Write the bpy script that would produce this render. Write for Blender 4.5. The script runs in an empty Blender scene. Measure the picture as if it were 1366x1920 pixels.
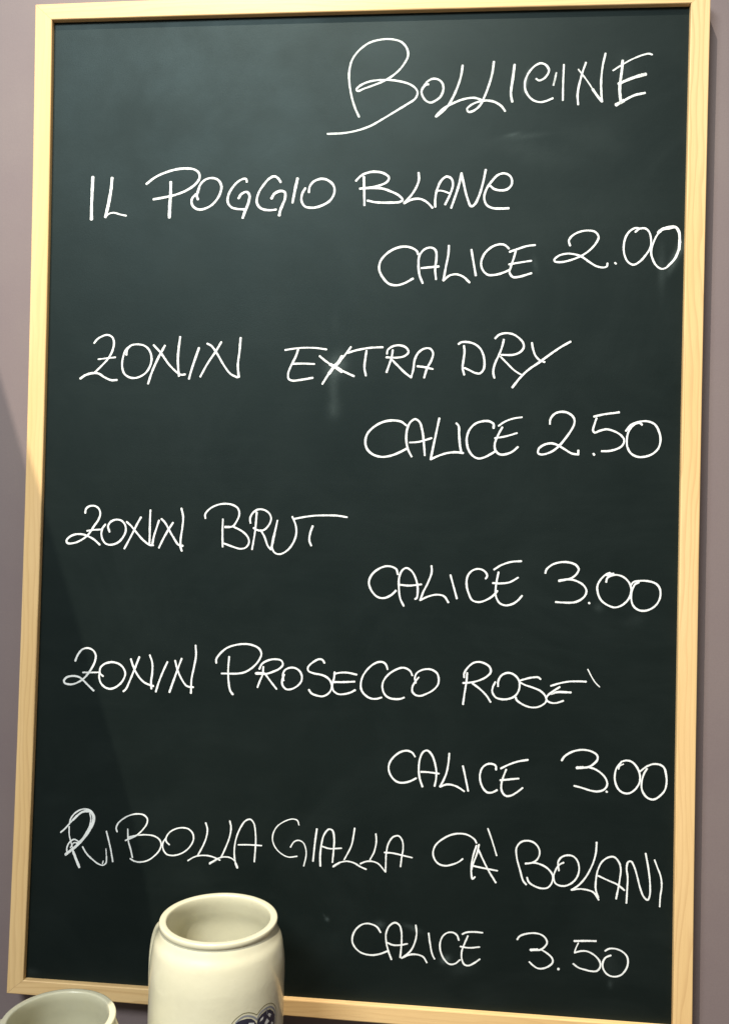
import bpy, bmesh, math, random
from mathutils import Matrix, Vector
from math import radians, sin, cos, pi

random.seed(7)
S = bpy.context.scene
COL = S.collection

# ---------------------------------------------------------------- camera
# world: x to the right along the wall, y into the wall, z up, metres;
# the frame's front face lies at y = 0, its lower left corner near the origin
cam_d = bpy.data.cameras.new("camera")
cam_d.sensor_fit = 'HORIZONTAL'
cam_d.sensor_width = 36.0
cam_d.lens = 36.0 * 1640.0 / 1366.0
cam_d.clip_start = 0.01
cam_d.clip_end = 50.0
cam = bpy.data.objects.new("camera", cam_d)
COL.objects.link(cam)
cam.matrix_world = Matrix([[0.995775, -0.022816, 0.088945, 0.381607], [0.08859, -0.016158, -0.995937, -0.763536], [0.02416, 0.999609, -0.014069, 0.431621], [0.0, 0.0, 0.0, 1.0]])
S.camera = cam

# ---------------------------------------------------------------- light
world = bpy.data.worlds.new("World")
S.world = world
world.use_nodes = True
bg = world.node_tree.nodes["Background"]
bg.inputs[0].default_value = (1.0, 0.93, 0.85, 1)
bg.inputs[1].default_value = 0.27


def area(name, loc, target, size, power, color, sy=None):
    d = bpy.data.lights.new(name, 'AREA')
    d.shape = 'RECTANGLE' if sy else 'DISK'
    d.size = size
    if sy:
        d.size_y = sy
    d.energy = power
    d.color = color
    o = bpy.data.objects.new(name, d)
    COL.objects.link(o)
    o.location = loc
    o.rotation_euler = (Vector(target) - Vector(loc)).to_track_quat('-Z', 'Y').to_euler()
    return o


# the ceiling spot that throws the crisp shadows, aimed at the shelf in front of the board
sp = bpy.data.lights.new("overhead_light", 'SPOT')
sp.energy = 285.0
sp.color = (1.0, 0.91, 0.78)
sp.spot_size = radians(47)
sp.spot_blend = 1.0
sp.shadow_soft_size = 0.0018
spo = bpy.data.objects.new("overhead_light", sp)
COL.objects.link(spo)
spo.location = (0.08, -0.90, 2.30)
spo.rotation_euler = (Vector((0.30, -0.02, -0.06)) - Vector(spo.location)).to_track_quat('-Z', 'Y').to_euler()
# the wide ceiling light whose sheen lies on the upper half of the slate
area("ceiling_panel", (-0.55, -2.30, 2.22), (0.22, 0.0, 0.5), 1.05, 90.0, (0.90, 0.97, 1.0), 0.6)
# a weak fill light added high on the right, standing for room light
area("overhead_light", (1.30, -1.60, 2.75), (0.3, 0.0, 0.4), 0.30, 3.0, (1.0, 0.93, 0.82))

S.view_settings.view_transform = 'Standard'
S.view_settings.look = 'None'
S.view_settings.exposure = 0.0
S.view_settings.gamma = 1.0
S.render.engine = 'CYCLES'
S.render.resolution_x = 728
S.render.resolution_y = 1024


# ---------------------------------------------------------------- helpers
def link(name, me, mat=None, parent=None, loc=(0, 0, 0)):
    o = bpy.data.objects.new(name, me)
    COL.objects.link(o)
    o.location = loc
    if mat:
        me.materials.append(mat)
    if parent:
        o.parent = parent
    return o


def thing(name, label, cat, loc, group=None):
    o = bpy.data.objects.new(name, None)
    COL.objects.link(o)
    o.location = loc
    o.empty_display_size = 0.05
    o["label"] = label
    o["category"] = cat
    if group:
        o["group"] = group
    return o


def mesh(name, verts, faces, off=(0, 0, 0), smooth=False):
    me = bpy.data.meshes.new(name)
    me.from_pydata([(v[0] - off[0], v[1] - off[1], v[2] - off[2]) for v in verts], [], faces)
    me.update()
    if smooth:
        for p in me.polygons:
            p.use_smooth = True
    return me


class NT:
    """a small shorthand for building shader trees"""
    def __init__(self, name):
        self.m = bpy.data.materials.new(name)
        self.m.use_nodes = True
        self.t = self.m.node_tree
        self.b = self.t.nodes["Principled BSDF"]
        self.out = self.t.nodes["Material Output"]

    def n(self, typ, **kw):
        nd = self.t.nodes.new(typ)
        for k, v in kw.items():
            setattr(nd, k, v)
        return nd

    def l(self, a, b):
        self.t.links.new(a, b)

    def coord(self, off=(0, 0, 0), scale=(1, 1, 1), rot=(0, 0, 0), kind='Object'):
        c = self.n('ShaderNodeTexCoord')
        m = self.n('ShaderNodeMapping')
        m.inputs['Location'].default_value = off
        m.inputs['Scale'].default_value = scale
        m.inputs['Rotation'].default_value = rot
        self.l(c.outputs[kind], m.inputs[0])
        return m.outputs[0]

    def noise(self, vec, scale, detail=4, rough=0.5, dist=0.0):
        nd = self.n('ShaderNodeTexNoise')
        nd.inputs['Scale'].default_value = scale
        nd.inputs['Detail'].default_value = detail
        nd.inputs['Roughness'].default_value = rough
        nd.inputs['Distortion'].default_value = dist
        self.l(vec, nd.inputs['Vector'])
        return nd.outputs['Fac']

    def ramp(self, fac, stops):
        r = self.n('ShaderNodeValToRGB')
        e = r.color_ramp.elements
        e[0].position, e[0].color = stops[0][0], (*stops[0][1], 1)
        e[1].position, e[1].color = stops[-1][0], (*stops[-1][1], 1)
        for p, c in stops[1:-1]:
            x = e.new(p)
            x.color = (*c, 1)
        self.l(fac, r.inputs[0])
        return r.outputs[0]

    def mathn(self, op, a, b=None, c=None, clamp=False):
        m = self.n('ShaderNodeMath', operation=op, use_clamp=clamp)
        for i, v in enumerate((a, b, c)):
            if v is None:
                continue
            if isinstance(v, (int, float)):
                m.inputs[i].default_value = v
            else:
                self.l(v, m.inputs[i])
        return m.outputs[0]

    def mapr(self, v, a, b, c, d, kind='LINEAR'):
        m = self.n('ShaderNodeMapRange', interpolation_type=kind)
        for i, x in enumerate((a, b, c, d)):
            m.inputs[i + 1].default_value = x
        self.l(v, m.inputs[0])
        return m.outputs[0]

    def mix(self, fac, a, b, blend='MIX'):
        m = self.n('ShaderNodeMix', data_type='RGBA', blend_type=blend)
        for idx, v in ((0, fac), (6, a), (7, b)):
            if isinstance(v, (int, float)):
                m.inputs[idx].default_value = v
            elif isinstance(v, tuple):
                m.inputs[idx].default_value = (*v, 1)
            else:
                self.l(v, m.inputs[idx])
        return m.outputs[2]

    def bump(self, h, strength, dist):
        b = self.n('ShaderNodeBump')
        b.inputs['Strength'].default_value = strength
        b.inputs['Distance'].default_value = dist
        self.l(h, b.inputs['Height'])
        self.l(b.outputs[0], self.b.inputs['Normal'])


# ---------------------------------------------------------------- materials
def mat_wall():
    k = NT("mauve_wall_paint")
    v = k.coord()
    a = k.noise(v, 7.0, 5, 0.6)
    c = k.ramp(a, [(0.3, (0.186, 0.141, 0.141)), (0.7, (0.210, 0.166, 0.157))])
    f = k.noise(v, 900, 2, 0.6)
    c = k.mix(k.mapr(f, 0.35, 0.65, 0, 0.24), c, (0.16, 0.125, 0.12))
    k.l(c, k.b.inputs['Base Color'])
    k.b.inputs['Roughness'].default_value = 0.62
    k.bump(k.noise(v, 700, 3, 0.6), 0.15, 0.0004)
    return k.m


def mat_wood(axis, seed):
    """pale pine; axis 'z' for upright pieces, 'x' for lying ones"""
    k = NT("pale_pine")
    sc = (1, 1, 0.045) if axis == 'z' else (0.045, 1, 1)
    v = k.coord(off=(seed, seed * 0.7, seed * 1.3), scale=sc)
    v2 = k.coord(off=(seed * 2, seed, seed), scale=(1, 1, 0.16) if axis == 'z' else (0.16, 1, 1))
    warp = k.noise(v2, 26, 3, 0.5)
    # growth rings: distance across the grain, bent by the slow noise
    sep = k.n('ShaderNodeSeparateXYZ')
    k.l(k.coord(off=(seed, 0, seed)), sep.inputs[0])
    across = sep.outputs[0 if axis == 'z' else 2]
    ring = k.mathn('ADD', k.mathn('MULTIPLY', across, 210.0), k.mathn('MULTIPLY', warp, 7.5))
    tri = k.mathn('FRACT', ring)
    late = k.mapr(tri, 0.45, 0.95, 0.0, 1.0, 'SMOOTHSTEP')
    drop = k.mapr(tri, 0.95, 1.0, 1.0, 0.0, 'SMOOTHSTEP')
    late = k.mathn('MULTIPLY', late, drop)
    fade = k.mapr(k.noise(v2, 12, 2, 0.5), 0.32, 0.62, 0.25, 1.0)
    late = k.mathn('MULTIPLY', late, fade)
    fine = k.noise(v, 900, 4, 0.65)
    slow = k.noise(v2, 22, 3, 0.55)
    c = k.ramp(k.mathn('ADD', k.mathn('MULTIPLY', k.noise(v, 60, 3, 0.5), 0.5), k.mathn('MULTIPLY', slow, 0.5)), [(0.38, (0.74, 0.485, 0.205)), (0.62, (0.81, 0.560, 0.270))])
    c = k.mix(k.mathn('MULTIPLY', late, 0.55), c, (0.60, 0.37, 0.16))
    c = k.mix(k.mapr(fine, 0.4, 0.75, 0, 0.14), c, (0.50, 0.30, 0.13))
    k.l(c, k.b.inputs['Base Color'])
    k.b.inputs['Roughness'].default_value = 0.48
    k.b.inputs['Specular IOR Level'].default_value = 0.35
    k.bump(fine, 0.25, 0.0004)
    return k.m


# chalk dust left on the slate: (x, z, half width, half height, angle, strength), metres
SMUDGES = [
    (0.2826, 0.552, 0.0040, 0.017, 0.05, 0.055), (0.2835, 0.533, 0.0060, 0.008, 0.0, 0.045),
    (0.2847, 0.5715, 0.0075, 0.010, -0.5, 0.15), (0.2830, 0.612, 0.0040, 0.010, 0.0, 0.012),
    (0.4463, 0.7743, 0.018, 0.0025, 0.10, 0.035), (0.4350, 0.7760, 0.006, 0.0016, 0.2, 0.07),
    (0.4530, 0.760, 0.045, 0.010, -0.25, 0.020), (0.5060, 0.770, 0.030, 0.012, -0.3, 0.015),
    (0.5770, 0.670, 0.003, 0.014, -0.45, 0.16), (0.5640, 0.657, 0.0030, 0.018, 0.0, 0.05),
    (0.4570, 0.6615, 0.0024, 0.007, 0.2, 0.035), (0.2887, 0.0836, 0.0016, 0.0018, 0.3, 0.12),
    (0.2862, 0.0865, 0.0008, 0.0020, 0.6, 0.04),
    (0.3640, 0.0805, 0.0075, 0.0022, -0.35, 0.07), (0.3350, 0.0820, 0.004, 0.003, 0.0, 0.09),
    (0.3930, 0.0555, 0.004, 0.003, 0.5, 0.16), (0.4080, 0.0500, 0.012, 0.006, 0.3, 0.025),
    (0.4455, 0.822, 0.0016, 0.0075, -0.2, 0.20), (0.5480, 0.3550, 0.008, 0.005, 0.2, 0.02),
    (0.5330, 0.0600, 0.006, 0.012, 0.3, 0.02), (0.5330, 0.0440, 0.002, 0.003, 0.0, 0.05),
    (0.5170, 0.3650, 0.004, 0.0035, 0.0, 0.05), (0.5300, 0.8300, 0.006, 0.014, 0.2, 0.03),
    (0.0210, 0.0190, 0.006, 0.003, 0.0, 0.03), (0.1200, 0.165, 0.025, 0.02, 0.0, 0.006),
    (0.1700, 0.110, 0.020, 0.012, 0.0, 0.010), (0.4900, 0.700, 0.10, 0.02, 0.2, 0.008),
]


def mat_slate(off):
    k = NT("green_black_slate_paint")
    v = k.coord(off=off)
    sep = k.n('ShaderNodeSeparateXYZ')
    k.l(v, sep.inputs[0])
    X, Z = sep.outputs[0], sep.outputs[2]
    total = None
    warp = k.mathn('SUBTRACT', k.noise(v, 90, 3, 0.6), 0.5)
    for (x, z, a, b, r, s) in SMUDGES:
        dx = k.mathn('ADD', k.mathn('SUBTRACT', X, x), k.mathn('MULTIPLY', warp, a * 0.8))
        dz = k.mathn('ADD', k.mathn('SUBTRACT', Z, z), k.mathn('MULTIPLY', warp, b * 0.8))
        u = k.mathn('ADD', k.mathn('MULTIPLY', dx, cos(r) / a), k.mathn('MULTIPLY', dz, sin(r) / a))
        w = k.mathn('ADD', k.mathn('MULTIPLY', dx, -sin(r) / b), k.mathn('MULTIPLY', dz, cos(r) / b))
        q = k.mathn('ADD', k.mathn('MULTIPLY', u, u), k.mathn('MULTIPLY', w, w))
        g = k.mathn('MULTIPLY', k.mathn('EXPONENT', k.mathn('MULTIPLY', q, -1.0)), s * 0.42)
        total = g if total is None else k.mathn('ADD', total, g)
    grain = k.mapr(k.noise(v, 1500, 3, 0.7), 0.3, 0.7, 0.45, 1.4)
    dust = k.mathn('MULTIPLY', total, grain, clamp=True)
    # wiped swirls of old chalk, very thin
    sw = k.noise(k.coord(off=off, scale=(1, 1, 1.3)), 6.0, 6, 0.62, 2.2)
    sw = k.mapr(sw, 0.42, 0.75, 0.0, 0.0045)
    st = k.noise(k.coord(off=off, scale=(1, 1, 14)), 9, 4, 0.6, 0.6)
    st = k.mapr(st, 0.5, 0.8, 0.0, 0.0015)
    speck = k.mapr(k.noise(v, 2200, 2, 0.5), 0.60, 0.78, 0.0, 0.012)
    thin = k.mathn('ADD', k.mathn('ADD', sw, st), speck)
    dust = k.mathn('ADD', dust, thin, clamp=True)
    base = k.ramp(k.noise(v, 12, 3, 0.6), [(0.3, (0.0040, 0.0066, 0.0058)), (0.7, (0.0058, 0.0088, 0.0076))])
    c = k.mix(dust, base, (0.66, 0.84, 0.80))
    k.b.inputs['Specular Tint'].default_value = (0.72, 1.0, 1.0, 1)
    k.l(c, k.b.inputs['Base Color'])
    rg = k.mapr(k.noise(v, 16, 4, 0.6), 0.3, 0.7, 0.46, 0.54)
    k.l(rg, k.b.inputs['Roughness'])
    k.b.inputs['Specular IOR Level'].default_value = 0.215
    k.bump(k.noise(v, 1300, 3, 0.7), 0.25, 0.0003)
    return k.m


def mat_chalk(name, cover, col, grain):
    """a stroke of liquid chalk: solid in the middle, broken up along its edges"""
    k = NT(name)
    uv = k.n('ShaderNodeUVMap')
    sep = k.n('ShaderNodeSeparateXYZ')
    k.l(uv.outputs[0], sep.inputs[0])
    edge = k.mathn('ABSOLUTE', k.mathn('SUBTRACT', sep.outputs[0], 0.5))
    v = k.coord()
    nz = k.noise(v, 1400, 3, 0.7)
    slow = k.noise(v, 120, 3, 0.6)
    lim = k.mathn('ADD', k.mapr(nz, 0.3, 0.7, 0.37, 0.52), 0.0)
    a = k.mathn('SUBTRACT', lim, edge)
    a = k.mapr(a, -0.03, 0.05, 0.0, 1.0, 'SMOOTHSTEP')
    cov = k.mapr(k.mathn('ADD', k.mathn('MULTIPLY', nz, grain), k.mathn('MULTIPLY', slow, 1 - grain)),
                 0.32, 0.60, cover, 1.0)
    a = k.mathn('MULTIPLY', a, cov)
    tr = k.n('ShaderNodeBsdfTransparent')
    mx = k.n('ShaderNodeMixShader')
    k.l(a, mx.inputs[0])
    k.l(tr.outputs[0], mx.inputs[1])
    k.l(k.b.outputs[0], mx.inputs[2])
    k.l(mx.outputs[0], k.out.inputs[0])
    k.b.inputs['Base Color'].default_value = (*col, 1)
    k.b.inputs['Roughness'].default_value = 0.85
    return k.m


def mat_glaze(name, c1, c2, rough=0.3):
    k = NT(name)
    v = k.coord()
    a = k.noise(v, 14, 4, 0.6)
    c = k.ramp(a, [(0.3, c1), (0.7, c2)])
    sp = k.mapr(k.noise(v, 420, 2, 0.5), 0.70, 0.78, 0.0, 0.12)
    st = k.mapr(k.noise(v, 38, 4, 0.65), 0.45, 0.75, 0.0, 0.22)
    c = k.mix(st, c, (0.56, 0.52, 0.34))
    c = k.mix(sp, c, (0.30, 0.25, 0.16))
    k.l(c, k.b.inputs['Base Color'])
    k.b.inputs['Roughness'].default_value = rough
    k.b.inputs['Coat Weight'].default_value = 0.7
    k.b.inputs['Coat Roughness'].default_value = 0.13
    k.bump(k.noise(v, 55, 3, 0.55), 0.30, 0.0012)
    return k.m


def mat_plain(name, col, rough=0.5):
    k = NT(name)
    v = k.coord()
    d = tuple(x * 0.8 for x in col)
    k.l(k.ramp(k.noise(v, 300, 3, 0.6), [(0.3, d), (0.7, col)]), k.b.inputs['Base Color'])
    k.b.inputs['Roughness'].default_value = rough
    return k.m


# ---------------------------------------------------------------- the wall
WALL_Y = 0.0225
wv = [(-1.6, WALL_Y, -0.7), (2.2, WALL_Y, -0.7), (2.2, WALL_Y, 2.2), (-1.6, WALL_Y, 2.2),
      (-1.6, WALL_Y + 0.12, -0.7), (2.2, WALL_Y + 0.12, -0.7), (2.2, WALL_Y + 0.12, 2.2), (-1.6, WALL_Y + 0.12, 2.2)]
wf = [(0, 1, 2, 3), (5, 4, 7, 6), (4, 0, 3, 7), (1, 5, 6, 2), (3, 2, 6, 7), (4, 5, 1, 0)]
wall = link("wall", mesh("wall", wv, wf), mat_wall())
wall["kind"] = "structure"


def box_mesh(name, lo, hi, off, bevel=0.0):
    bm = bmesh.new()
    bmesh.ops.create_cube(bm, size=1.0)
    for v in bm.verts:
        v.co = Vector([(lo[i] + hi[i]) / 2 + v.co[i] * (hi[i] - lo[i]) - off[i] for i in range(3)])
    if bevel:
        bmesh.ops.bevel(bm, geom=bm.edges[:], offset=bevel, segments=2, affect='EDGES')
    me = bpy.data.meshes.new(name)
    bm.to_mesh(me)
    bm.free()
    return me


# ---------------------------------------------------------------- the chalkboard
# each edge of the frame is a slightly bowed line c0*t*t + c1*t + c2, in metres
EDGE = {
    'left_outer': [-0.01831, 0.015903, 0.000149],
    'left_inner': [-0.019526, 0.017949, 0.01534],
    'right_outer': [0.006989, -0.007266, 0.600569],
    'right_inner': [0.00718, -0.00766, 0.584584],
    'top_inner': [-0.006734, 0.00184, 0.886013],
    'top_outer': [-0.021975, 0.010446, 0.900694],
    'bottom_inner': [-0.004507, 0.002401, 0.013701],
    'bottom_outer': [0.008172, -0.008656, 0.000878]
}


def ev(k, t):
    a, b, c = EDGE[k]
    return a * t * t + b * t + c


def crossing(v, h):
    """where an upright edge and a lying edge meet"""
    x, z = 0.3, 0.45
    for _ in range(30):
        x = ev(v, z)
        z = ev(h, x)
    return x, z


BO = (0.3, 0.0, 0.0)
board = thing("chalkboard", "tall black chalkboard in a pale pine frame, covered in white handwritten prices",
              "chalkboard", BO)
SLATE_Y = 0.005
BACK = 0.021


def rail(name, kind, outer, inner, first, last, seed):
    """one mitred member of the frame, front at y=0, with rounded arrises"""
    upright = kind == 'z'
    (oa, ia), (ob, ib) = first, last
    N = 28
    # section: (fraction outer->inner, inset in metres from that edge, depth)
    r = 0.0011
    sec = [(0, 0, BACK), (0, 0, r), (0, r * 0.3, r * 0.3), (0, r, 0), (0.5, 0, -0.00005), (1, -r, 0),
           (1, -r * 0.3, r * 0.3), (1, 0, r), (1, 0, BACK)]
    verts, faces = [], []
    for i in range(N + 1):
        f = i / N
        po = (oa[0] + (ob[0] - oa[0]) * f, oa[1] + (ob[1] - oa[1]) * f)
        pi_ = (ia[0] + (ib[0] - ia[0]) * f, ia[1] + (ib[1] - ia[1]) * f)
        if upright:
            po = (ev(outer, po[1]), po[1])
            pi_ = (ev(inner, pi_[1]), pi_[1])
        else:
            po = (po[0], ev(outer, po[0]))
            pi_ = (pi_[0], ev(inner, pi_[0]))
        d = Vector((pi_[0] - po[0], pi_[1] - po[1]))
        L = d.length
        for (t, ins, y) in sec:
            q = Vector(po) + d * (t + ins / L)
            verts.append((q[0], y, q[1]))
    n = len(sec)
    for i in range(N):
        for j in range(n):
            a, b = i * n + j, i * n + (j + 1) % n
            faces.append((a, b, b + n, a + n))
    faces.append(tuple(range(n - 1, -1, -1)))
    faces.append(tuple(range(N * n, N * n + n)))
    me = mesh(name, verts, faces, BO)
    bm = bmesh.new()
    bm.from_mesh(me)
    bmesh.ops.recalc_face_normals(bm, faces=bm.faces[:])
    bm.to_mesh(me)
    bm.free()
    return link(name, me, mat_wood(kind, seed), board)


G = 0.00010   # the hairline gap of each mitre


def cr(v, h):
    return crossing(v + '_outer', h + '_outer'), crossing(v + '_inner', h + '_inner')


TL, TR, BL, BRc = cr('left', 'top'), cr('right', 'top'), cr('left', 'bottom'), cr('right', 'bottom')


def sh(p, dx, dz):
    return tuple((q[0] + dx, q[1] + dz) for q in p)


rail("stile", 'z', 'left_outer', 'left_inner', sh(BL, 0, G), sh(TL, 0, -G), 3.1)
rail("stile", 'z', 'right_outer', 'right_inner', sh(BRc, 0, G), sh(TR, 0, -G), 8.3)
rail("rail", 'x', 'top_outer', 'top_inner', sh(TL, G, 0), sh(TR, -G, 0), 5.7)
rail("rail", 'x', 'bottom_outer', 'bottom_inner', sh(BL, G, 0), sh(BRc, -G, 0), 11.9)

link("writing_surface", box_mesh("writing_surface", (0.006, SLATE_Y, 0.005), (0.594, SLATE_Y + 0.006, 0.895), BO),
     mat_slate((BO[0], BO[1], BO[2])), board)

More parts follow.
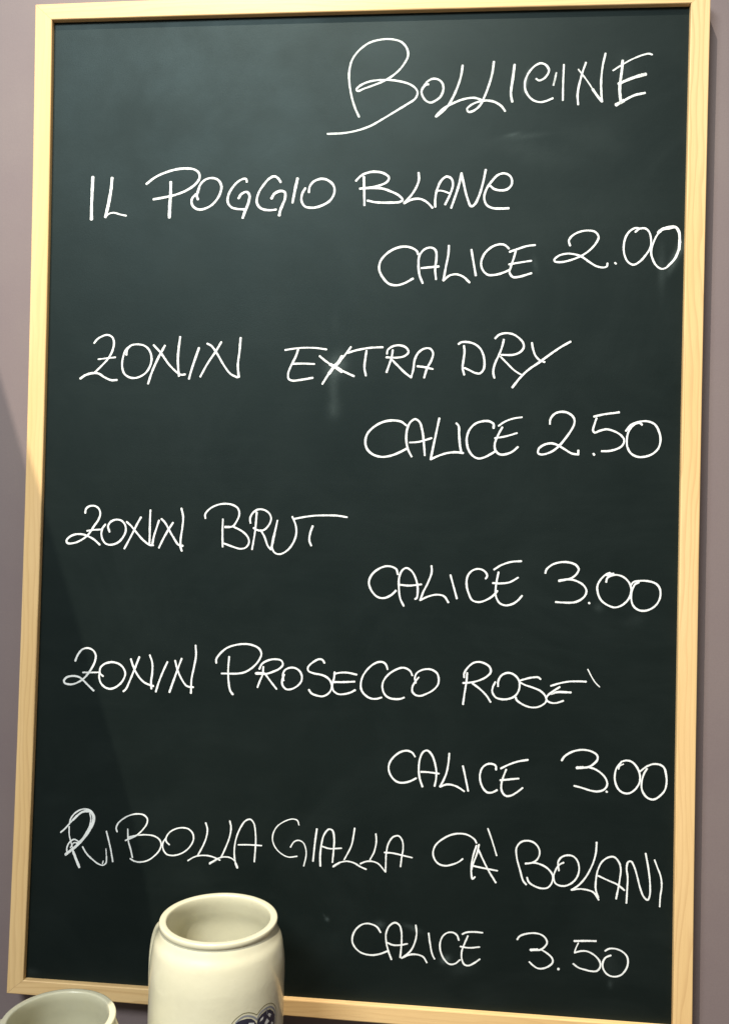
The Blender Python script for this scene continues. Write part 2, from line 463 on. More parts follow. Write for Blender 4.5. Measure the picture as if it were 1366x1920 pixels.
# ---------------------------------------------------------------- the handwriting
# (kind, label, strokes); a stroke is  width:x,z x,z ...  in tenths of a millimetre on the slate
LETTERING = [
    ('title', 'white chalk word BOLLICINE heading the board at the upper right',
     '23:2996,7939 2958,8020 2924,8128 2902,8247 2898,8343 2921,8449 2978,8532 3072,8601 3178,8628 3272,8628 3355,8602 3406,8545 3419,8479 3395,8421 3349,8357 3286,8301 3222,8262 3116,8219 3034,8191 2981,8171 2966,8184 2998,8218 3068,8250 3151,8264 3257,8264 3352,8250 3435,8224 3488,8188 3510,8146 3491,8093 3415,8041 3311,7978 3206,7915 3102,7857 2996,7820 2866,7796 2717,7790/25:3605,8218 3587,8215 3559,8192 3545,8151 3561,8104 3591,8068 3626,8055 3672,8072 3713,8106 3735,8159 3730,8218 3698,8254 3650,8267 3604,8250 3570,8210/25:3901,8379 3889,8286 3862,8192 3823,8098 3784,8028 3727,7965 3676,7927 3693,7954 3744,8000 3825,8045 3917,8079 4010,8089 4085,8064/25:4173,8406 4161,8303 4134,8198 4096,8093 4057,8017 4001,7972 3960,7966 3948,7990 3982,8025 4045,8053 4114,8063 4184,8050 4249,8008 4280,7966/28:4353,8375 4343,8276 4330,8171 4327,8112 4340,8047/24:4543,8246 4566,8230 4606,8244 4639,8281 4650,8322 4626,8363 4580,8382 4529,8359 4478,8302 4448,8227 4451,8150 4483,8091 4524,8056 4581,8039 4638,8050 4689,8072/21:4778,8365 4775,8231 4775,8051/23:4967,8381 4940,8298 4914,8193 4901,8101 4907,8013/16:4903,8322 4953,8257 5011,8174 5058,8098 5110,8038/30:5029,8145 5069,8086 5110,8035/23:5132,8456 5109,8340 5099,8201 5103,8108 5110,8033/19:5198,8304 5267,8348 5356,8398 5445,8433 5501,8444 5527,8435/32:5278,8389 5274,8313 5264,8221 5258,8140 5268,8035/36:5248,8186 5326,8220 5404,8247 5477,8266/38:5229,8004 5296,8041/25:5285,8035 5385,8085 5474,8104'),
    ('word', 'white chalk word IL starting the second line',
     '35:568,7429 566,7309 564,7180 566,7038/35:750,7418 742,7307 724,7189 697,7059/20:697,7059 726,7087 776,7098 831,7083 892,7070'),
    ('word', 'white chalk word POGGIO in the second line',
     '26:1072,7359 1155,7421 1263,7467 1360,7491 1446,7496 1512,7486 1556,7453 1562,7405 1526,7352 1452,7300 1355,7261 1258,7238 1141,7218/34:1298,7374 1299,7270 1295,7163 1294,7051/25:1554,7212 1542,7251 1550,7278 1575,7352 1622,7394 1681,7406 1735,7387 1766,7334 1760,7276 1729,7212 1672,7154 1597,7123 1543,7127 1504,7161 1497,7214 1534,7262/25:1998,7367 1992,7392 1965,7395 1917,7370 1865,7312 1835,7254 1828,7190 1859,7142 1913,7124 1980,7119/29:1927,7219 1952,7258 2000,7276 2025,7247 2019,7183 1994,7115 1969,7041/25:2307,7360 2279,7399 2242,7414 2195,7388 2143,7325 2107,7262 2093,7188 2116,7140 2159,7116 2223,7109 2271,7115/29:2226,7213 2251,7255 2304,7281 2346,7270 2350,7217 2328,7154 2308,7102 2301,7060/29:2458,7395 2439,7301 2418,7177/25:2563,7268 2568,7315 2608,7367 2682,7388 2745,7366 2787,7318 2790,7255 2755,7193 2677,7146 2593,7129 2530,7142 2499,7190 2504,7258 2531,7305'),
    ('word', 'white chalk word BLANC ending the second line',
     '25:2982,7367 3030,7414 3095,7441 3160,7446 3231,7430 3275,7394 3262,7358 3210,7329 3128,7307 3019,7296/25:3019,7297 3128,7301 3211,7297 3294,7269 3365,7233 3401,7192 3372,7174 3284,7169 3166,7173 3089,7189/25:3052,7402 3057,7301 3063,7147/24:3536,7432 3540,7367 3516,7297 3471,7226 3414,7162/24:3414,7162 3472,7191 3548,7200 3612,7172 3666,7119/24:3689,7127 3688,7201 3703,7283 3737,7359 3782,7394 3823,7378 3840,7329 3821,7247 3776,7147/19:3692,7269 3744,7269 3809,7247/24:3829,7117 3867,7234 3894,7328 3912,7424/24:3912,7424 3935,7328 3966,7210 4003,7130 4032,7145 4070,7221 4102,7338 4123,7452/24:4167,7308 4202,7280 4271,7268 4323,7283 4353,7329 4340,7388 4291,7417 4234,7406 4177,7348 4127,7267 4115,7197 4141,7138 4194,7112 4263,7108 4330,7110'),
    ('word', 'white chalk word CALICE beside the price 2.00',
     '24:3550,6707 3533,6741 3482,6769 3421,6778 3339,6758 3263,6708 3215,6642 3209,6570 3246,6498 3297,6448 3363,6434 3435,6453 3509,6494/23:3594,6453 3565,6525 3554,6613 3561,6696 3604,6752 3664,6768 3703,6740 3710,6668 3701,6580 3711,6486/23:3580,6586 3651,6593 3733,6600/23:3817,6784 3813,6701 3794,6591 3775,6475/23:3775,6475 3828,6519 3888,6530 3949,6508 4004,6458/23:4014,6747 4033,6645 4057,6519/23:4339,6754 4306,6785 4257,6793 4193,6771 4129,6711 4101,6634 4116,6568 4160,6526 4220,6524 4284,6540 4349,6568/21:4345,6727 4420,6754 4495,6778 4565,6786/23:4399,6737 4384,6677 4359,6595 4349,6546 4377,6507 4425,6507 4538,6540/20:4342,6617 4423,6631 4535,6649'),
    ('price', 'white chalk price 2.00 whose last zero nearly touches the right stile',
     '21:4864,6779 4853,6825 4887,6871 4947,6901 5016,6911 5076,6898 5105,6855 5083,6799 5030,6738 4961,6690 4882,6657 4792,6636 4737,6642 4731,6657 4771,6693 4841,6710 4911,6702 4966,6682 5032,6636 5092,6600 5152,6588 5182,6600 5184,6625/21:5248,6629 5257,6620/21:5414,6896 5453,6924 5502,6924 5532,6893 5548,6832 5544,6761 5506,6695 5458,6640 5404,6611 5354,6640 5326,6701 5319,6772 5335,6853 5369,6904 5413,6929 5454,6926/21:5640,6923 5698,6938 5747,6940 5777,6912 5788,6851 5785,6760 5762,6689 5724,6629 5676,6583 5636,6576 5592,6609 5561,6670 5550,6731 5568,6801 5601,6872 5640,6918/31:5606,6887 5640,6916 5698,6928 5752,6934 5781,6892 5788,6821 5785,6740/25:5785,6750 5752,6664 5690,6594'),
    ('word', 'white chalk word at the start of the third line with a barred first letter',
     '22:625,5907 654,5942 698,5969 749,5982 794,5961 811,5911 798,5837 762,5768 706,5705 637,5636/25:504,5581 554,5614 618,5632 676,5628 735,5593 799,5569 848,5572/18:668,5759 742,5768 829,5778/22:931,5800 938,5850 975,5888 1032,5897 1096,5885 1142,5845 1166,5771 1152,5696 1110,5634 1041,5596 977,5593 919,5626 896,5682 896,5756 919,5837 944,5869/25:1286,5887 1226,5771 1173,5647 1140,5541/22:1182,5891 1250,5821 1329,5716 1407,5643 1439,5625 1481,5627/25:1426,5967 1414,5859 1410,5748 1424,5612/25:1600,5869 1573,5786 1538,5675 1516,5588/22:1804,5923 1754,5837 1681,5725 1619,5608/21:1674,5908 1715,5886 1767,5818 1832,5714 1896,5635 1960,5605/24:1979,5961 1972,5838 1960,5715 1972,5607'),
    ('word', 'white chalk word EXTRA with a smudged X',
     '19:2384,5854 2448,5865 2537,5875 2650,5875 2757,5862/22:2502,5860 2483,5799 2440,5709 2417,5642 2423,5597 2455,5581 2534,5589 2640,5608/22:2457,5731 2541,5734 2651,5731/22:2696,5802 2754,5756 2833,5706 2912,5668 3008,5625/22:2974,5885 2931,5824 2866,5746 2811,5690 2768,5622 2727,5553/36:2898,5801 2866,5746 2828,5706 2784,5645/38:2793,5728 2844,5703 2901,5665/22:2947,5833 3030,5858 3140,5878 3257,5885/22:3113,5853 3104,5781 3098,5703 3113,5631/22:3295,5826 3301,5860 3345,5893 3405,5902 3461,5883 3484,5844 3457,5811 3397,5794 3289,5795/22:3346,5860 3336,5793 3316,5727 3295,5663/22:3337,5777 3387,5727 3455,5662 3513,5618/22:3513,5618 3531,5696 3540,5773 3572,5839 3626,5875 3675,5873 3700,5835 3688,5774 3652,5702 3626,5617/22:3564,5718 3630,5710 3701,5694'),
    ('word', 'white chalk word DRY with a long rising Y',
     '22:3920,5916 3943,5932 3995,5935 4053,5921 4106,5883 4135,5831 4149,5764 4143,5696 4111,5660 4068,5665 4020,5688 3977,5707/22:3968,5902 3974,5849 3966,5772 3961,5705 3976,5647/22:4237,5967 4269,5999 4325,6014 4392,6004 4444,5971 4480,5928 4484,5885 4452,5847 4396,5825 4292,5824/22:4312,5958 4300,5899 4273,5822 4237,5736 4227,5668 4238,5621/17:4287,5808 4340,5755 4408,5689 4479,5645/22:4555,5931 4564,5881 4584,5824 4622,5781 4667,5763/24:4885,5943 4807,5897 4724,5839 4623,5762 4530,5695 4466,5632 4394,5539'),
    ('word', 'white chalk word CALICE beside the price 2.50',
     '24:3480,5196 3433,5228 3355,5238 3267,5220 3191,5175 3137,5114 3122,5041 3140,4981 3191,4935 3264,4915 3341,4924 3417,4953 3490,4992/23:3533,4921 3499,4987 3482,5075 3489,5163 3515,5224 3558,5252 3597,5225 3621,5154 3636,5055 3648,4934/20:3514,5045 3590,5052 3705,5087/23:3768,5262 3752,5178 3727,5046 3700,4900/23:3700,4900 3779,4937 3855,4960 3920,4966 3983,4960/23:3917,5221 3937,5197 3944,5115 3953,5027 3966,4964/23:4240,5181 4240,5217 4201,5241 4142,5240 4077,5215 4030,5160 4010,5083 4023,5001 4062,4941 4111,4915 4170,4927 4266,4983/19:4283,5202 4336,5240 4411,5269 4484,5281/23:4316,5191 4280,5120 4254,5043 4261,4989 4299,4954 4353,4957 4407,4980 4454,5021/19:4253,5095 4339,5110 4444,5142'),
    ('price', 'white chalk price 2.50',
     '23:4724,5225 4728,5270 4767,5317 4832,5333 4887,5318 4928,5278 4932,5233 4905,5171 4852,5094 4803,5033 4744,4986 4665,4959 4629,4969 4633,5009 4683,5046 4743,5057 4793,5043 4854,5008 4914,4973 4969,4964/23:4969,4962 4970,5000/23:5098,4974 5106,4962/23:5097,5294 5166,5312 5309,5334/22:5119,5281 5103,5230 5091,5174 5104,5156 5149,5173 5208,5186 5267,5171 5327,5137 5356,5092 5339,5046 5290,5015 5231,4999 5167,4996/22:5503,5228 5483,5245 5444,5235 5400,5189 5379,5118 5383,5037 5414,4982 5469,4953 5528,4954 5596,4980 5644,5031 5660,5102 5646,5172 5611,5232 5551,5259 5483,5255 5414,5229 5368,5173'),
    ('word', 'white chalk word before BRUT with a looped first letter',
     '22:587,4357 594,4397 624,4420 670,4425 709,4404 728,4360 715,4305 676,4245 622,4164 567,4118 491,4083 429,4080 418,4100 443,4135 499,4161 570,4163 627,4145 674,4121 732,4073/19:608,4196 661,4205 738,4212/22:780,4259 753,4222 744,4177 756,4123 788,4084 839,4076 899,4097 944,4143 970,4203 961,4262 924,4298 873,4304 828,4283 805,4243 820,4191/22:1109,4332 1077,4274 1029,4174 962,4044/22:977,4287 1017,4253 1069,4195 1132,4128 1194,4085 1230,4081/22:1195,4398 1193,4297 1194,4179 1194,4090/22:1277,4307 1256,4239 1233,4160 1220,4081/22:1405,4290 1362,4222 1319,4142 1281,4060/22:1297,4321 1330,4290 1372,4222 1414,4155 1461,4092 1502,4083/22:1479,4420 1497,4343 1492,4245 1480,4146 1482,4068 1493,4037'),
    ('word', 'white chalk word BRUT with a long T bar',
     '20:1701,4335 1698,4371 1731,4416 1793,4453 1866,4470 1941,4463 1993,4433 2009,4383 1992,4327 1951,4270 1883,4263/20:1957,4267 2038,4228 2090,4179 2103,4129 2076,4084 2025,4071 1962,4086 1876,4115/20:1861,4332 1860,4218 1865,4084/27:1883,4262 1923,4263/20:2113,4302 2108,4341 2130,4392 2180,4426 2236,4422 2282,4390 2298,4345 2279,4289 2235,4244 2185,4239 2141,4260/20:2167,4401 2162,4314 2157,4236 2133,4068/20:2207,4243 2243,4183 2273,4106 2302,4071/20:2355,4332 2337,4241 2317,4151 2313,4084 2342,4041 2387,4033 2448,4066 2497,4128 2526,4212 2521,4290 2488,4369/20:2302,4071 2322,4151 2334,4213/20:2509,4350 2598,4369 2698,4383 2787,4387 2888,4387 2977,4375/23:2673,4290 2652,4226 2646,4160 2664,4116'),
    ('word', 'white chalk word CALICE below BRUT',
     '22:3436,3883 3422,3928 3381,3949 3325,3951 3252,3917 3202,3865 3184,3802 3211,3729 3263,3680 3320,3672 3382,3700 3424,3741/21:3494,3608 3462,3675 3448,3776 3451,3867 3478,3924 3512,3942 3558,3915 3593,3854 3612,3781 3613,3713 3606,3679 3592,3673/21:3453,3793 3538,3788 3645,3802/21:3729,3967 3732,3909 3701,3817 3663,3737 3637,3663/21:3637,3663 3709,3699 3782,3716 3844,3704 3884,3651/21:3896,3891 3926,3790 3956,3687/21:4201,3868 4214,3894 4191,3933 4140,3952 4085,3936 4047,3890 4037,3816 4056,3738 4090,3678 4147,3663 4213,3685 4268,3723 4305,3766/21:4271,3949 4328,3987 4416,4020 4505,4029/21:4311,3928 4298,3858 4289,3768 4296,3707 4330,3657 4380,3642 4435,3655 4484,3690 4517,3730/21:4263,3832 4332,3831 4409,3844 4480,3886'),
    ('price', 'white chalk price 3.00 with a thick blob on top of its first zero',
     '22:4712,3931 4721,3963 4771,4007 4845,4030 4919,4028 4971,4008 4995,3971 4977,3932 4936,3896 4828,3865/22:4828,3871 4922,3884 4978,3871 5034,3840 5063,3794 5055,3751 5018,3712 4963,3687 4889,3682 4804,3684/22:5085,3688 5092,3681/21:5229,3869 5236,3902 5273,3927 5323,3933 5374,3916 5421,3870 5440,3819 5432,3758 5401,3706 5351,3667 5301,3654 5241,3673 5189,3713 5160,3773 5156,3839 5186,3896 5226,3935 5258,3950/36:5234,3931 5286,3941/21:5503,3875 5471,3858 5449,3810 5440,3744 5456,3679 5498,3641 5553,3633 5608,3652 5657,3695 5683,3761 5678,3827 5645,3868 5585,3887 5512,3889 5457,3876 5435,3847'),
    ('word', 'white chalk word before PROSECCO with a looped first letter',
     '22:533,3014 557,3073 599,3123 648,3135 698,3116 723,3074 717,3016 681,2941 628,2870 569,2825 499,2801 444,2809 432,2830 458,2863 518,2878 579,2868 618,2838 663,2797 714,2752/18:607,2913 682,2916 769,2921/22:798,2887 769,2912 768,2955 800,2993 865,3016 930,3008 980,2973 1003,2921 989,2868 947,2814 883,2778 828,2783 783,2818 763,2870 766,2944/22:1129,3074 1094,2978 1044,2849 1013,2780 989,2758/22:1051,3052 1084,2967 1129,2895 1185,2844 1267,2816/22:1226,3093 1250,3026 1252,2931 1244,2857 1249,2792/22:1390,3039 1349,2945 1314,2850 1290,2767/22:1518,3073 1483,2972 1443,2855 1414,2767/21:1459,3053 1483,2972 1523,2889 1573,2829 1632,2821/21:1643,3196 1649,3104 1633,2998 1614,2893 1612,2767'),
    ('word', 'white chalk word PROSECCO',
     '21:1835,3045 1834,3079 1865,3127 1927,3182 2001,3211 2086,3224 2160,3216 2219,3187 2241,3141 2217,3078 2165,3019 2103,2977 2040,2960 1885,2954/21:1951,3107 1945,3000 1951,2886 1969,2803 1994,2771/21:2226,3006 2249,3053 2301,3086 2364,3099 2422,3089 2437,3055 2408,3018 2346,2986 2283,2966 2193,2968/21:2262,3028 2257,2960 2232,2897 2214,2844/21:2283,2961 2327,2906 2386,2836/34:2200,2968 2270,2969/21:2451,2968 2434,2915 2438,2874 2471,2839 2518,2841 2569,2869 2605,2912 2609,2964 2582,3009 2534,3031 2482,3023 2451,2999 2439,2957 2448,2914/21:2808,3082 2788,3110 2757,3114 2700,3081 2662,3038 2666,3007 2713,2988 2786,2976 2839,2952 2871,2912 2878,2871 2853,2819 2802,2789 2749,2792 2697,2812 2675,2842/21:2896,2990 2952,3003 3015,3005 3096,2991/21:2900,3006 2896,2954 2882,2892 2894,2841 2936,2814 2988,2816 3045,2832 3086,2856/21:2887,2918 2975,2921 3079,2929/21:3366,3048 3354,3085 3329,3108 3292,3111 3242,3089 3186,3037 3146,2970 3134,2908 3141,2858 3175,2815 3221,2789 3270,2786 3320,2800/21:3584,3003 3569,3036 3535,3061 3494,3068 3445,3051 3389,3016 3344,2965 3325,2915 3331,2858 3356,2818 3394,2797 3443,2791 3484,2795 3517,2808/20:3640,2989 3612,2951 3588,2905 3589,2860 3619,2833 3660,2829 3712,2849 3769,2884 3808,2931 3815,2984 3798,3032 3757,3059 3707,3064 3659,3051 3622,3025 3607,2984 3616,2939'),
    ('word', "white chalk word ROSE' with an accent stroke",
     '21:4035,3003 4034,3038 4064,3090 4113,3133 4164,3143 4220,3127 4256,3098 4262,3057 4232,3021 4177,2988 4107,2965 4026,2955/21:4060,3045 4056,2973 4043,2881 4030,2769/21:4107,2955 4169,2912 4231,2853 4267,2799/21:4328,2938 4329,2984 4358,3036 4408,3058 4453,3050 4494,3016 4512,2971 4506,2910 4472,2858 4422,2834 4362,2828 4312,2841 4280,2886 4284,2932 4304,2975/20:4691,3014 4669,3030 4629,3028 4559,3011 4509,2989 4550,2963 4631,2938 4691,2913 4732,2874 4743,2829 4709,2792 4654,2770 4594,2772 4534,2795 4488,2829 4482,2851/20:4778,2960 4849,2985 4928,3003 5007,3009 5077,3009/20:4855,2955 4801,2917 4752,2875 4742,2844 4768,2820 4823,2815 4887,2837/24:4776,2891 4831,2908 4950,2911/13:5089,3115 5120,3056 5156,3002 5191,2968'),
    ('word', 'white chalk word CALICE below PROSECCO',
     '21:3624,2296 3600,2329 3552,2345 3494,2329 3432,2278 3401,2224 3397,2171 3425,2109 3474,2069 3527,2064 3585,2080 3639,2109/21:3695,2038 3669,2111 3659,2194 3670,2290 3700,2346 3732,2354 3769,2321 3797,2254 3812,2181 3811,2107 3800,2049/21:3678,2167 3741,2167 3836,2159/21:3921,2339 3916,2259 3899,2164 3874,2100 3847,2046/21:3847,2046 3901,2068 3954,2067 4006,2049 4057,2017/21:4041,2236 4062,2151 4091,2022/21:4326,2217 4325,2248 4299,2265 4252,2263 4211,2232 4191,2179 4193,2116 4215,2059 4252,2020 4294,2019 4340,2043/21:4367,2229 4429,2263 4511,2296 4598,2315/21:4414,2223 4390,2157 4375,2094 4382,2031 4414,1996 4455,1999 4506,2029 4557,2072/21:4364,2128 4431,2138 4522,2151'),
    ('price', 'white chalk price 3.00 with two small hooks inside its first zero',
     '22:4884,2323 4906,2357 4961,2397 5025,2419 5090,2422 5150,2406 5183,2380 5186,2347 5161,2313 5111,2278 5010,2267/31:5012,2267 5065,2272/21:5111,2278 5167,2262 5222,2228 5260,2183 5272,2137 5248,2094 5198,2074 5133,2078 5059,2098 4994,2112/21:5265,2078 5272,2072/21:5385,2338 5431,2350 5477,2338 5519,2293 5543,2229 5542,2174 5513,2116 5464,2075 5418,2070 5372,2095 5343,2145 5333,2210 5345,2276 5385,2334/13:5364,2272 5372,2300 5404,2318/21:5601,2288 5579,2250 5562,2193 5558,2128 5578,2073 5619,2036 5665,2031 5710,2061 5750,2110 5765,2175 5759,2249 5742,2304 5705,2328 5650,2330 5596,2306 5542,2262'),
    ('word', 'white chalk word RIBOLLA with an overdrawn heavy R',
     '17:443,1462 478,1493 518,1539 571,1599 633,1655 679,1671 719,1673/25:554,1581 634,1653 683,1664 720,1663/17:523,1540 535,1593 579,1648 633,1679 678,1684 719,1673 753,1627 754,1579 729,1516/30:720,1664 739,1639 746,1596 732,1542 702,1479 659,1420 606,1360 552,1313 494,1266/15:711,1651 722,1603 714,1541 684,1478 645,1415 596,1368/16:522,1522 526,1443 546,1374 577,1271 601,1211/29:567,1296 601,1219 628,1160/17:508,1284 506,1328 532,1382 572,1406 609,1391/13:538,1330 569,1375 605,1377/17:652,1345 690,1286 746,1237 802,1200 847,1190 874,1213 877,1270/10:877,1266 870,1340/13:842,1203 848,1229/18:870,1497 890,1428 915,1334 937,1228/17:970,1498 960,1528 976,1573 1025,1619 1087,1653 1159,1668 1213,1660 1245,1627 1242,1587 1208,1533 1146,1473 1048,1424/17:1070,1452 1146,1473 1227,1484 1308,1478 1358,1450 1377,1412 1365,1359 1322,1305 1260,1258 1189,1238 1135,1243 1096,1263/17:1066,1526 1074,1421 1096,1353 1116,1275/17:1452,1408 1426,1432 1419,1462 1449,1516 1510,1554 1572,1566 1626,1556 1663,1519 1671,1472 1652,1419 1605,1364 1543,1328 1481,1314 1427,1324 1395,1370 1393,1422 1413,1458/18:1778,1621 1795,1566 1788,1496 1763,1425 1713,1327/16:1625,1277 1673,1308 1721,1326 1792,1332 1855,1322 1917,1297/18:1996,1650 2009,1595 2000,1516 1971,1428 1926,1322/16:1823,1260 1873,1297 1926,1324 1987,1330 2032,1315 2050,1299/23:1825,1263 1882,1298/17:2076,1236 2055,1286 2044,1355 2045,1424 2058,1502 2091,1590 2137,1658 2181,1673 2213,1640 2228,1572 2234,1486 2231,1391 2226,1301/24:2074,1240 2058,1278/16:2077,1443 2169,1448 2288,1448'),
    ('word', 'white chalk word GIALLA',
     '13:2617,1646 2601,1686 2558,1696 2496,1676 2424,1625 2389,1561 2385,1499 2413,1434 2467,1385 2530,1360 2607,1371/14:2546,1447 2574,1494 2615,1512 2658,1494 2682,1444 2687,1383 2668,1289/20:2777,1621 2764,1510 2750,1337/20:2816,1298 2812,1379 2820,1483 2843,1576 2884,1625 2915,1616 2932,1550 2930,1448 2922,1337/17:2830,1471 2888,1456 2999,1465/17:3111,1647 3101,1570 3084,1487 3025,1366/17:2928,1299 2984,1338 3046,1354 3108,1345 3171,1313 3221,1294/24:2933,1302 2984,1336/17:3298,1607 3304,1541 3286,1448 3252,1379/17:3167,1339 3221,1362 3273,1365 3325,1348 3390,1280/17:3391,1280 3391,1372 3394,1454 3413,1536 3452,1590 3498,1600 3530,1563 3539,1493 3528,1411 3520,1334/17:3377,1450 3456,1447 3538,1433 3620,1418'),
    ('word', "white chalk word CA' with a long accent stroke",
     '19:4173,1576 4155,1606 4093,1642 4023,1649 3953,1634 3875,1590 3819,1534 3800,1472 3812,1420 3849,1378 3906,1364 3967,1378 4019,1401 4058,1432/19:4174,1554 4149,1474 4134,1386 4135,1307 4145,1264 4166,1283/19:4195,1564 4179,1485 4151,1404 4135,1342/19:4187,1529 4228,1444 4283,1342 4346,1245/19:4147,1378 4230,1365 4357,1348/16:4268,1707 4303,1614 4348,1478'),
    ('word', 'white chalk word ending the sixth line beside the right stile',
     '19:4606,1243 4580,1272 4552,1358 4519,1478 4517,1556 4555,1606 4615,1620 4668,1604 4707,1558 4713,1506 4688,1457 4645,1431 4594,1423/19:4594,1421 4671,1434 4741,1417 4797,1381 4829,1331 4821,1269 4788,1228 4736,1219 4675,1235 4627,1266 4611,1305/19:4919,1451 4885,1432 4852,1382 4836,1320 4854,1269 4902,1250 4953,1258 5008,1296 5041,1350 5050,1411 5035,1471 4999,1508 4948,1515 4897,1493 4872,1453 4880,1379/19:5193,1640 5188,1549 5163,1452 5106,1336 5047,1264 4988,1221/19:4988,1221 5056,1234 5125,1229 5176,1211 5220,1151/19:5216,1170 5193,1238 5193,1316 5207,1403 5239,1474 5290,1516 5341,1523 5380,1486 5398,1431 5391,1327 5365,1169/19:5212,1356 5294,1322 5371,1292 5433,1246/19:5452,1137 5456,1254 5458,1357 5448,1434 5460,1487 5485,1493 5512,1447 5539,1362 5562,1277 5593,1202 5627,1174 5643,1205 5646,1300 5630,1436 5604,1568/17:5679,1517 5702,1458 5732,1382 5742,1297 5732,1210 5729,1124'),
    ('word', 'white chalk word CALICE in the bottom line right of the tall mug',
     '19:3360,752 3325,799 3254,822 3195,810 3141,762 3115,701 3116,647 3150,595 3201,562 3281,550 3350,562 3424,594/19:3460,524 3434,589 3412,667 3408,745 3433,810 3482,845 3522,826 3541,773 3545,695 3542,616 3536,547/19:3422,667 3467,651 3526,653 3595,669/19:3665,835 3674,762 3659,683 3626,612 3558,547/19:3548,543 3617,577 3686,582 3735,566 3768,519/18:3778,774 3791,692 3813,595 3834,555/18:4040,730 4024,771 3990,793 3941,789 3898,752 3878,688 3886,620 3917,558 3962,520 4010,526 4054,563/18:4068,783 4102,800 4170,809 4243,807/18:4117,772 4089,702 4067,632 4070,564 4094,522 4128,517 4176,542 4224,579/18:4054,677 4124,670 4219,683'),
    ('price', 'white chalk price 3.50',
     '19:4539,768 4560,798 4620,823 4694,832 4750,819 4783,789 4793,757 4775,723 4734,692 4651,687/19:4744,696 4800,664 4840,625 4843,592 4811,558 4765,536 4719,534 4682,553 4646,584/32:4657,687 4711,694/27:4889,540 4897,540/22:5021,788 5111,795 5204,800/15:5056,774 5034,722 5026,689/19:5026,689 5076,706 5131,708 5196,677 5238,629 5244,587 5217,548 5171,542 5116,551 5060,565 5016,595/19:5282,720 5314,740 5368,744 5424,725 5465,686 5475,640 5463,584 5418,525 5355,507 5300,526 5267,575 5266,626 5288,664 5331,686'),
]


FAINT = [
    ('faint', 'trace',
     '21:4715,8297 4707,8256 4701,8227 4692,8186'),
]


def catmull(pts, step):
    if len(pts) < 3:
        a, b = Vector(pts[0]), Vector(pts[-1])
        n = max(2, int((b - a).length / step))
        return [a.lerp(b, i / n) for i in range(n + 1)]
    P = [Vector(p) for p in pts]
    P = [P[0] * 2 - P[1]] + P + [P[-1] * 2 - P[-2]]
    out = []
    for i in range(1, len(P) - 2):
        p0, p1, p2, p3 = P[i - 1:i + 3]
        t0 = 0.0
        t1 = t0 + max((p1 - p0).length, 1e-6) ** 0.5
        t2 = t1 + max((p2 - p1).length, 1e-6) ** 0.5
        t3 = t2 + max((p3 - p2).length, 1e-6) ** 0.5
        n = max(2, int((p2 - p1).length / step))
        for k in range(n):
            t = t1 + (t2 - t1) * k / n
            a1 = p0 * ((t1 - t) / (t1 - t0)) + p1 * ((t - t0) / (t1 - t0))
            a2 = p1 * ((t2 - t) / (t2 - t1)) + p2 * ((t - t1) / (t2 - t1))
            a3 = p2 * ((t3 - t) / (t3 - t2)) + p3 * ((t - t2) / (t3 - t2))
            b1 = a1 * ((t2 - t) / (t2 - t0)) + a2 * ((t - t0) / (t2 - t0))
            b2 = a2 * ((t3 - t) / (t3 - t1)) + a3 * ((t - t1) / (t3 - t1))
            out.append(b1 * ((t2 - t) / (t2 - t1)) + b2 * ((t - t1) / (t2 - t1)))
    out.append(P[-2])
    return out


def ribbon(path, w, y, verts, faces, uvs, rng):
    """a flat stroke with round ends, a wavering width and its across-coordinate as u"""
    n = len(path)
    ph = rng.random() * 9
    # push the ends out by a round cap
    def tan(i):
        a = path[max(0, i - 1)]
        b = path[min(n - 1, i + 1)]
        d = b - a
        return d.normalized() if d.length > 1e-9 else Vector((1, 0))
    st = []
    t0, t1 = tan(0), tan(n - 1)
    for c in (1.0, 0.80, 0.45):
        st.append((path[0] - t0 * (w * 0.30 * c), t0, math.sqrt(max(0.0, 1 - c * c)) if c < 1 else 0.35))
    for i in range(n):
        s = 1.0 + 0.08 * sin(i * 0.17 + ph) + 0.06 * sin(i * 0.63 + ph * 2) + rng.uniform(-0.05, 0.05)
        st.append((path[i], tan(i), s))
    for c in (0.45, 0.80, 1.0):
        st.append((path[-1] + t1 * (w * 0.30 * c), t1, math.sqrt(max(0.0, 1 - c * c)) if c < 1 else 0.35))
    base = len(verts)
    for k, (p, t, s) in enumerate(st):
        nx, nz = -t[1] * w * 0.5 * s, t[0] * w * 0.5 * s
        yy = y - k * 2.5e-7          # a later pass of the same stroke lies over the earlier one
        verts.append((p[0] + nx, yy, p[1] + nz))
        verts.append((p[0] - nx, yy, p[1] - nz))
        if k:
            a = base + 2 * (k - 1)
            faces.append((a, a + 1, a + 3, a + 2))
            uvs.append((0, 1, 1, 0))


CHALK = mat_chalk("white_liquid_chalk", 0.70, (0.93, 0.95, 0.92), 0.6)
CHALK_DUSTY = mat_chalk("dusty_stick_chalk", 0.50, (0.84, 0.88, 0.84), 0.45)
CHALK_FAINT = mat_chalk("wiped_chalk", 0.10, (0.80, 0.85, 0.82), 0.5)


def write(name, label, strokes, mat):
    verts, faces, uvs = [], [], []
    rng = random.Random(label)
    for q, s in enumerate(strokes.split('/')):
        w, pts = s.split(':')
        w = float(w) * 1e-4
        pts = [tuple(float(c) * 1e-4 for c in p.split(',')) for p in pts.split()]
        ribbon(catmull(pts, 0.0009), w * (0.82 if mat is CHALK_DUSTY else 0.84), SLATE_Y - 0.00010 - 0.00006 * (q % 7) - 0.000003 * q, verts, faces, uvs, rng)
    me = mesh(name, verts, faces, BO)
    uvl = me.uv_layers.new(name="UVMap")
    for p, u in zip(me.polygons, uvs):
        for li, uu in zip(p.loop_indices, u):
            uvl.data[li].uv = (uu, 0.5)
    o = link(name, me, mat, board)
    o["label"] = label
    return o


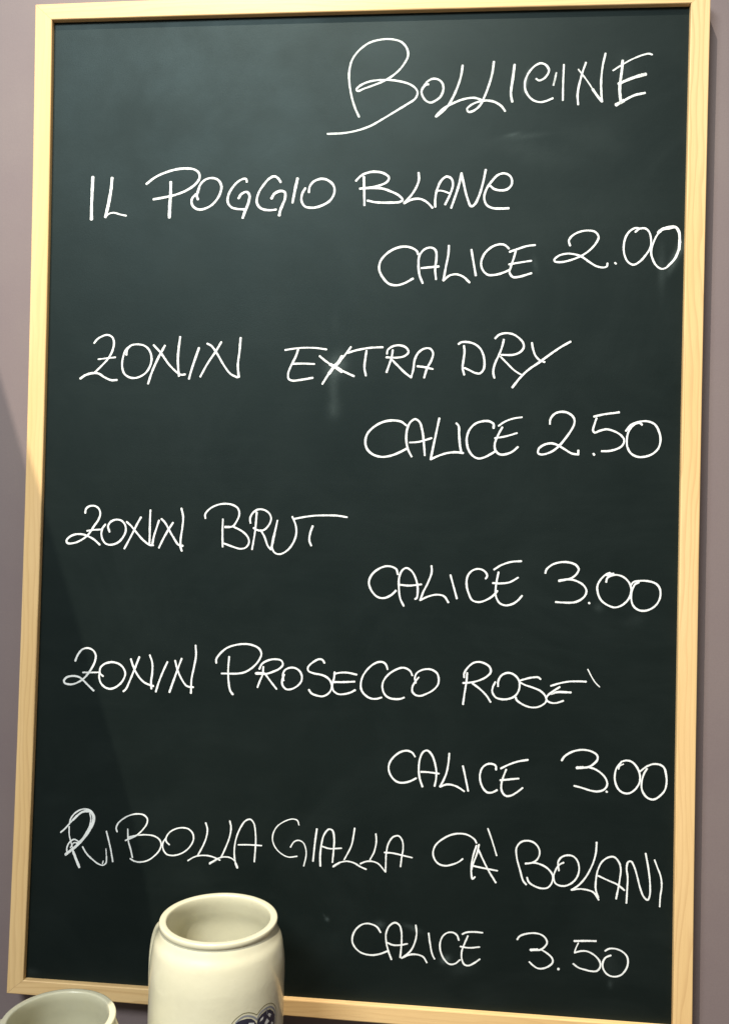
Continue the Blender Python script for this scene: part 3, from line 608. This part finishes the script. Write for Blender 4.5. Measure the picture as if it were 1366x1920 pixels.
faint = write("chalk_trace", "wiped thin trace of a stroke between the C and the I of the heading",
              [w[2] for w in FAINT][0], CHALK_FAINT)
for kind, label, strokes in LETTERING:
    write("chalk_word" if kind != 'price' else "chalk_price", label, strokes,
          CHALK_DUSTY if kind == 'title' else CHALK)


# ---------------------------------------------------------------- stoneware mugs
def lathe(name, prof, seg, off):
    verts, faces = [], []
    n = len(prof)
    for i in range(seg):
        a = 2 * pi * i / seg
        for r, z in prof:
            verts.append((r * cos(a), r * sin(a), z))
    for i in range(seg):
        for j in range(n - 1):
            a, b = i * n + j, ((i + 1) % seg) * n + j
            faces.append((a, b, b + 1, a + 1))
    return mesh(name, verts, faces, smooth=True)


def smooth_profile(pts, step=0.0012):
    return [(max(p[0], 0.0), p[1]) for p in catmull(pts, step)]


GLAZE = mat_glaze("cream_salt_glaze", (0.66, 0.625, 0.44), (0.71, 0.675, 0.49))
NAVY = mat_plain("cobalt_print", (0.034, 0.034, 0.056), 0.25)
GREY = mat_plain("grey_blue_print", (0.27, 0.28, 0.31), 0.25)
LINE = mat_plain("olive_outline_print", (0.20, 0.18, 0.09), 0.25)
WHITE = mat_plain("white_print", (0.68, 0.68, 0.66), 0.25)


def mug(label, x, y, ztop, h, rr, rb, handle_angle):
    """rr rim radius, rb body radius, ztop the height of the rim"""
    t = thing("stoneware_mug", label, "mug", (x, y, ztop - h), "stoneware mugs in front of the chalkboard")
    k = rr / 0.0449
    th = 0.0056 * k
    out = [(0.0, 0.0035), (rb * 0.80, 0.0030), (rb * 0.86, 0.0), (rb * 0.93, 0.0008), (rb * 0.985, 0.006), (rb, 0.014)]
    z = 0.026
    while z < h - 0.046 * k:
        out.append((rb, z))
        z += 0.012
    out += [(rb, h - 0.040 * k), (rb * 0.996, h - 0.033 * k), (rb * 0.978, h - 0.024 * k), (rb * 0.945, h - 0.0155 * k),
            (rr * 1.020, h - 0.0102 * k), (rr * 0.985, h - 0.0062 * k), (rr * 0.970, h - 0.0047 * k),
            (rr * 0.976, h - 0.0040 * k), (rr * 0.994, h - 0.0034 * k), (rr, h - 0.0022 * k), (rr * 0.998, h - 0.0009 * k), (rr * 0.988, h),
            (rr * 0.94, h + 0.0001 * k), (rr - th * 0.90, h), (rr - th, h - 0.0012 * k), (rr - th * 1.02, h - 0.005 * k)]
    out += [(rr - th * 0.8, h - 0.013 * k), (rb - th * 1.5, h - 0.024 * k), (rb - th * 1.25, h - 0.040 * k)]
    z = h - 0.055 * k
    while z > 0.020:
        out.append((rb - th * 1.2, z))
        z -= 0.014
    out += [(rb - th * 1.4, 0.014), (rb - th * 2.4, 0.0095), (rb * 0.5, 0.0085), (0.0, 0.0085)]
    body = link("body", lathe("body", smooth_profile(out), 128, None), GLAZE, t)
    # handle: a flattened strap swept in the plane of handle_angle
    ca, sa = cos(handle_angle), sin(handle_angle)
    path = catmull([(rb - 0.003, h - 0.030 * k), (rb + 0.012, h - 0.026 * k), (rb + 0.028, h - 0.034 * k),
                    (rb + 0.036, h - 0.056 * k), (rb + 0.033, h * 0.42), (rb + 0.020, h * 0.27), (rb - 0.002, h * 0.21)],
                   0.004)
    verts, faces = [], []
    m = 14
    for i, p in enumerate(path):
        q = path[min(i + 1, len(path) - 1)] - path[max(i - 1, 0)]
        q.normalize()
        for j in range(m):
            a = 2 * pi * j / m
            u, w = cos(a) * 0.0052, sin(a) * 0.0100      # thickness, breadth
            r_ = p[0] + q[1] * u
            z_ = p[1] - q[0] * u
            verts.append((ca * r_ - sa * w, sa * r_ + ca * w, z_))
    for i in range(len(path) - 1):
        for j in range(m):
            a, b = i * m + j, i * m + (j + 1) % m
            faces.append((a, b, b + m, a + m))
    link("handle", mesh("handle", verts, faces, smooth=True), GLAZE, t)
    return t


tall = mug("tall cream stoneware mug with a dark blue printed emblem, before the board's lower edge",
           0.2179, -0.10, 0.1274, 0.190, 0.0449, 0.0512, radians(137))
mug("short cream stoneware mug cut off at the lower left, nearer than the tall mug",
    0.1146, -0.1497, 0.0707, 0.1333, 0.0400, 0.0452, radians(160))

# ---- the emblem: print that follows the curve of the tall mug; points are (degrees round the axis, height)
MB = 0.1274 - 0.190
RB = 0.0512


def wrap(a, z, lift):
    a = radians(a)
    return ((RB + lift) * cos(a), (RB + lift) * sin(a), z - MB)


def patch(name, poly, lift, mat, parent, da=0.6):
    """fill a polygon given in (angle, z) with narrow upright strips bent round the body"""
    def cuts(a):
        zs = []
        n = len(poly)
        for i in range(n):
            (a0, z0), (a1, z1) = poly[i], poly[(i + 1) % n]
            if (a0 <= a) != (a1 <= a):
                zs.append(z0 + (z1 - z0) * (a - a0) / (a1 - a0))
        return sorted(zs)
    lo, hi = min(p[0] for p in poly), max(p[0] for p in poly)
    n = max(3, int((hi - lo) / da))
    verts, faces = [], []
    prev = None
    for i in range(n + 1):
        a = lo + 1e-4 + (hi - lo - 2e-4) * i / n
        c = cuts(a)
        ids = []
        for z in c:
            ids.append(len(verts))
            verts.append(wrap(a, z, lift))
        if prev and len(prev) == len(ids):
            for k in range(0, len(ids) - 1, 2):
                faces.append((prev[k], ids[k], ids[k + 1], prev[k + 1]))
        prev = ids
    return link(name, mesh(name, verts, faces, smooth=True), mat, parent)


def line(name, pts, w, lift, mat, parent):
    path = catmull([(p[0] * RB * pi / 180, p[1]) for p in pts], 0.0008)
    verts, faces = [], []
    for i, p in enumerate(path):
        q = path[min(i + 1, len(path) - 1)] - path[max(i - 1, 0)]
        q.normalize()
        for s in (-1, 1):
            verts.append(wrap((p[0] - q[1] * w / 2 * s) / RB * 180 / pi, p[1] + q[0] * w / 2 * s, lift))
        if i:
            a = 2 * (i - 1)
            faces.append((a, a + 1, a + 3, a + 2))
    return link(name, mesh(name, verts, faces, smooth=True), mat, parent)


emblem_out = [(-63.6984, 0.0739), (-61.2271, 0.0761), (-58.1798, 0.0778), (-54.5152, 0.079), (-49.5555, 0.0785), (-44.8628, 0.0766), (-41.7634, 0.0749), (-38.6481, 0.0768), (-33.2411, 0.0785), (-27.065, 0.0777), (-22.1004, 0.075), (-18.1581, 0.0705), (-16.6667, 0.0657), (-17.1172, 0.0585)]
GL = [(-60.8894, 0.0734), (-57.0781, 0.076), (-52.824, 0.0768), (-48.3312, 0.0757), (-44.1567, 0.0735), (-41.6259, 0.0711)]
GR = [(-41.6259, 0.0711), (-38.5633, 0.0746), (-32.4101, 0.0759), (-26.9428, 0.0751), (-21.9287, 0.0717), (-19.0163, 0.0672), (-18.9825, 0.0594)]
DL = [(-60.6317, 0.0734), (-56.5133, 0.0748), (-51.1077, 0.0747), (-47.1058, 0.0735), (-44.0863, 0.0714), (-42.0318, 0.0685)]
DR = [(-41.6548, 0.0684), (-40.9925, 0.0709), (-37.1979, 0.0734), (-31.6032, 0.0743), (-26.8611, 0.0733), (-22.2995, 0.0698), (-19.9942, 0.0665), (-20.2311, 0.06)]
WH = [[(-34.7185, 0.0712), (-35.3425, 0.0693), (-38.665, 0.0685), (-37.8855, 0.0705)], [(-28.3906, 0.0712), (-25.1319, 0.069), (-27.1667, 0.0674), (-29.7649, 0.0703)], [(-30.5951, 0.0682), (-27.7092, 0.065), (-31.157, 0.0637), (-33.4295, 0.0655)], [(-49.3175, 0.0712), (-44.0315, 0.0698), (-44.5833, 0.0685), (-49.8415, 0.07)], [(-24.2449, 0.0633), (-22.3397, 0.0616), (-23.1751, 0.0599), (-25.3238, 0.0622)]]
VL = [(-32.0753, 0.0767), (-30.9945, 0.074), (-30.7035, 0.0708)]
low = [(emblem_out[-1][0] - 2, 0.052), (-30.0, 0.036), (-41.0, 0.026), (-54.0, 0.038), (emblem_out[0][0] - 1, 0.054)]
em = line("emblem", emblem_out + low + [emblem_out[0]], 0.00055, 0.00010, LINE, tall)
line("inner_outline", GL, 0.0012, 0.00012, GREY, em)
line("inner_outline", GR, 0.0012, 0.00012, GREY, em)
patch("dark_lobe", DL + [(-42.5, 0.050), (-44.0, 0.034), (-55.0, 0.046)], 0.00014, NAVY, em)
patch("dark_lobe", DR + [(-21.0, 0.052), (-38.0, 0.033), (-41.0, 0.050)], 0.00016, NAVY, em)
for q in WH:
    patch("lozenge", q, 0.00022, WHITE, em)
for i in range(3):
    for a0 in (-28.5, -33.5, -50.0, -55.0):
        zc = 0.0600 - 0.0062 * i + (0.003 if a0 in (-33.5, -55.0) else 0)
        if zc > 0.046:
            patch("lozenge", [(a0 - 1.5, zc), (a0 + 0.4, zc + 0.0024), (a0 + 1.5, zc), (a0 - 0.4, zc - 0.0024)], 0.00022, WHITE, em)
line("stem_line", VL, 0.0005, 0.00026, GREY, em)


# ---------------------------------------------------------------- what the mugs stand on, and what shades the left
sv = (-0.45, -0.46, MB - 0.022)
shelf = link("shelf", box_mesh("shelf", (-0.45, -0.46, MB - 0.022), (1.05, WALL_Y - 0.0005, MB - 0.0004), sv, 0.002),
             mat_plain("dark_stained_wood", (0.045, 0.024, 0.014), 0.5), loc=sv)
shelf["label"] = "dark wooden shelf under the two stoneware mugs"
shelf["category"] = "shelf"

# an unseen cone added above and left of the picture: its flank draws the
# slanting shadow edge on the wall and on the left stile
SX, SY, ZB, ZT = 0.0105, -0.58, 1.4258, 1.7329
caster_root = thing("shadow_caster", "dark unseen cone on a cord, added to cast the slanting shadow on the left",
             "shadow caster", (SX, SY, ZB))
prof = [(0.0954, 0.0), (0.0961, 0.001), (0.0140, ZT - ZB), (0.004, ZT - ZB + 0.012), (0.004, ZT - ZB + 0.010),
        (0.012, ZT - ZB - 0.003), (0.0946, 0.001), (0.0954, 0.0)]
link("caster_cone", lathe("caster_cone", prof, 96, None), mat_plain("caster_dark", (0.05, 0.045, 0.04), 0.4), caster_root)
link("cord", lathe("cord", [(0.0025, ZT - ZB + 0.011), (0.0025, 1.8), (0.0, 1.8)], 10, None),
     mat_plain("black_cord", (0.02, 0.02, 0.02), 0.6), caster_root)
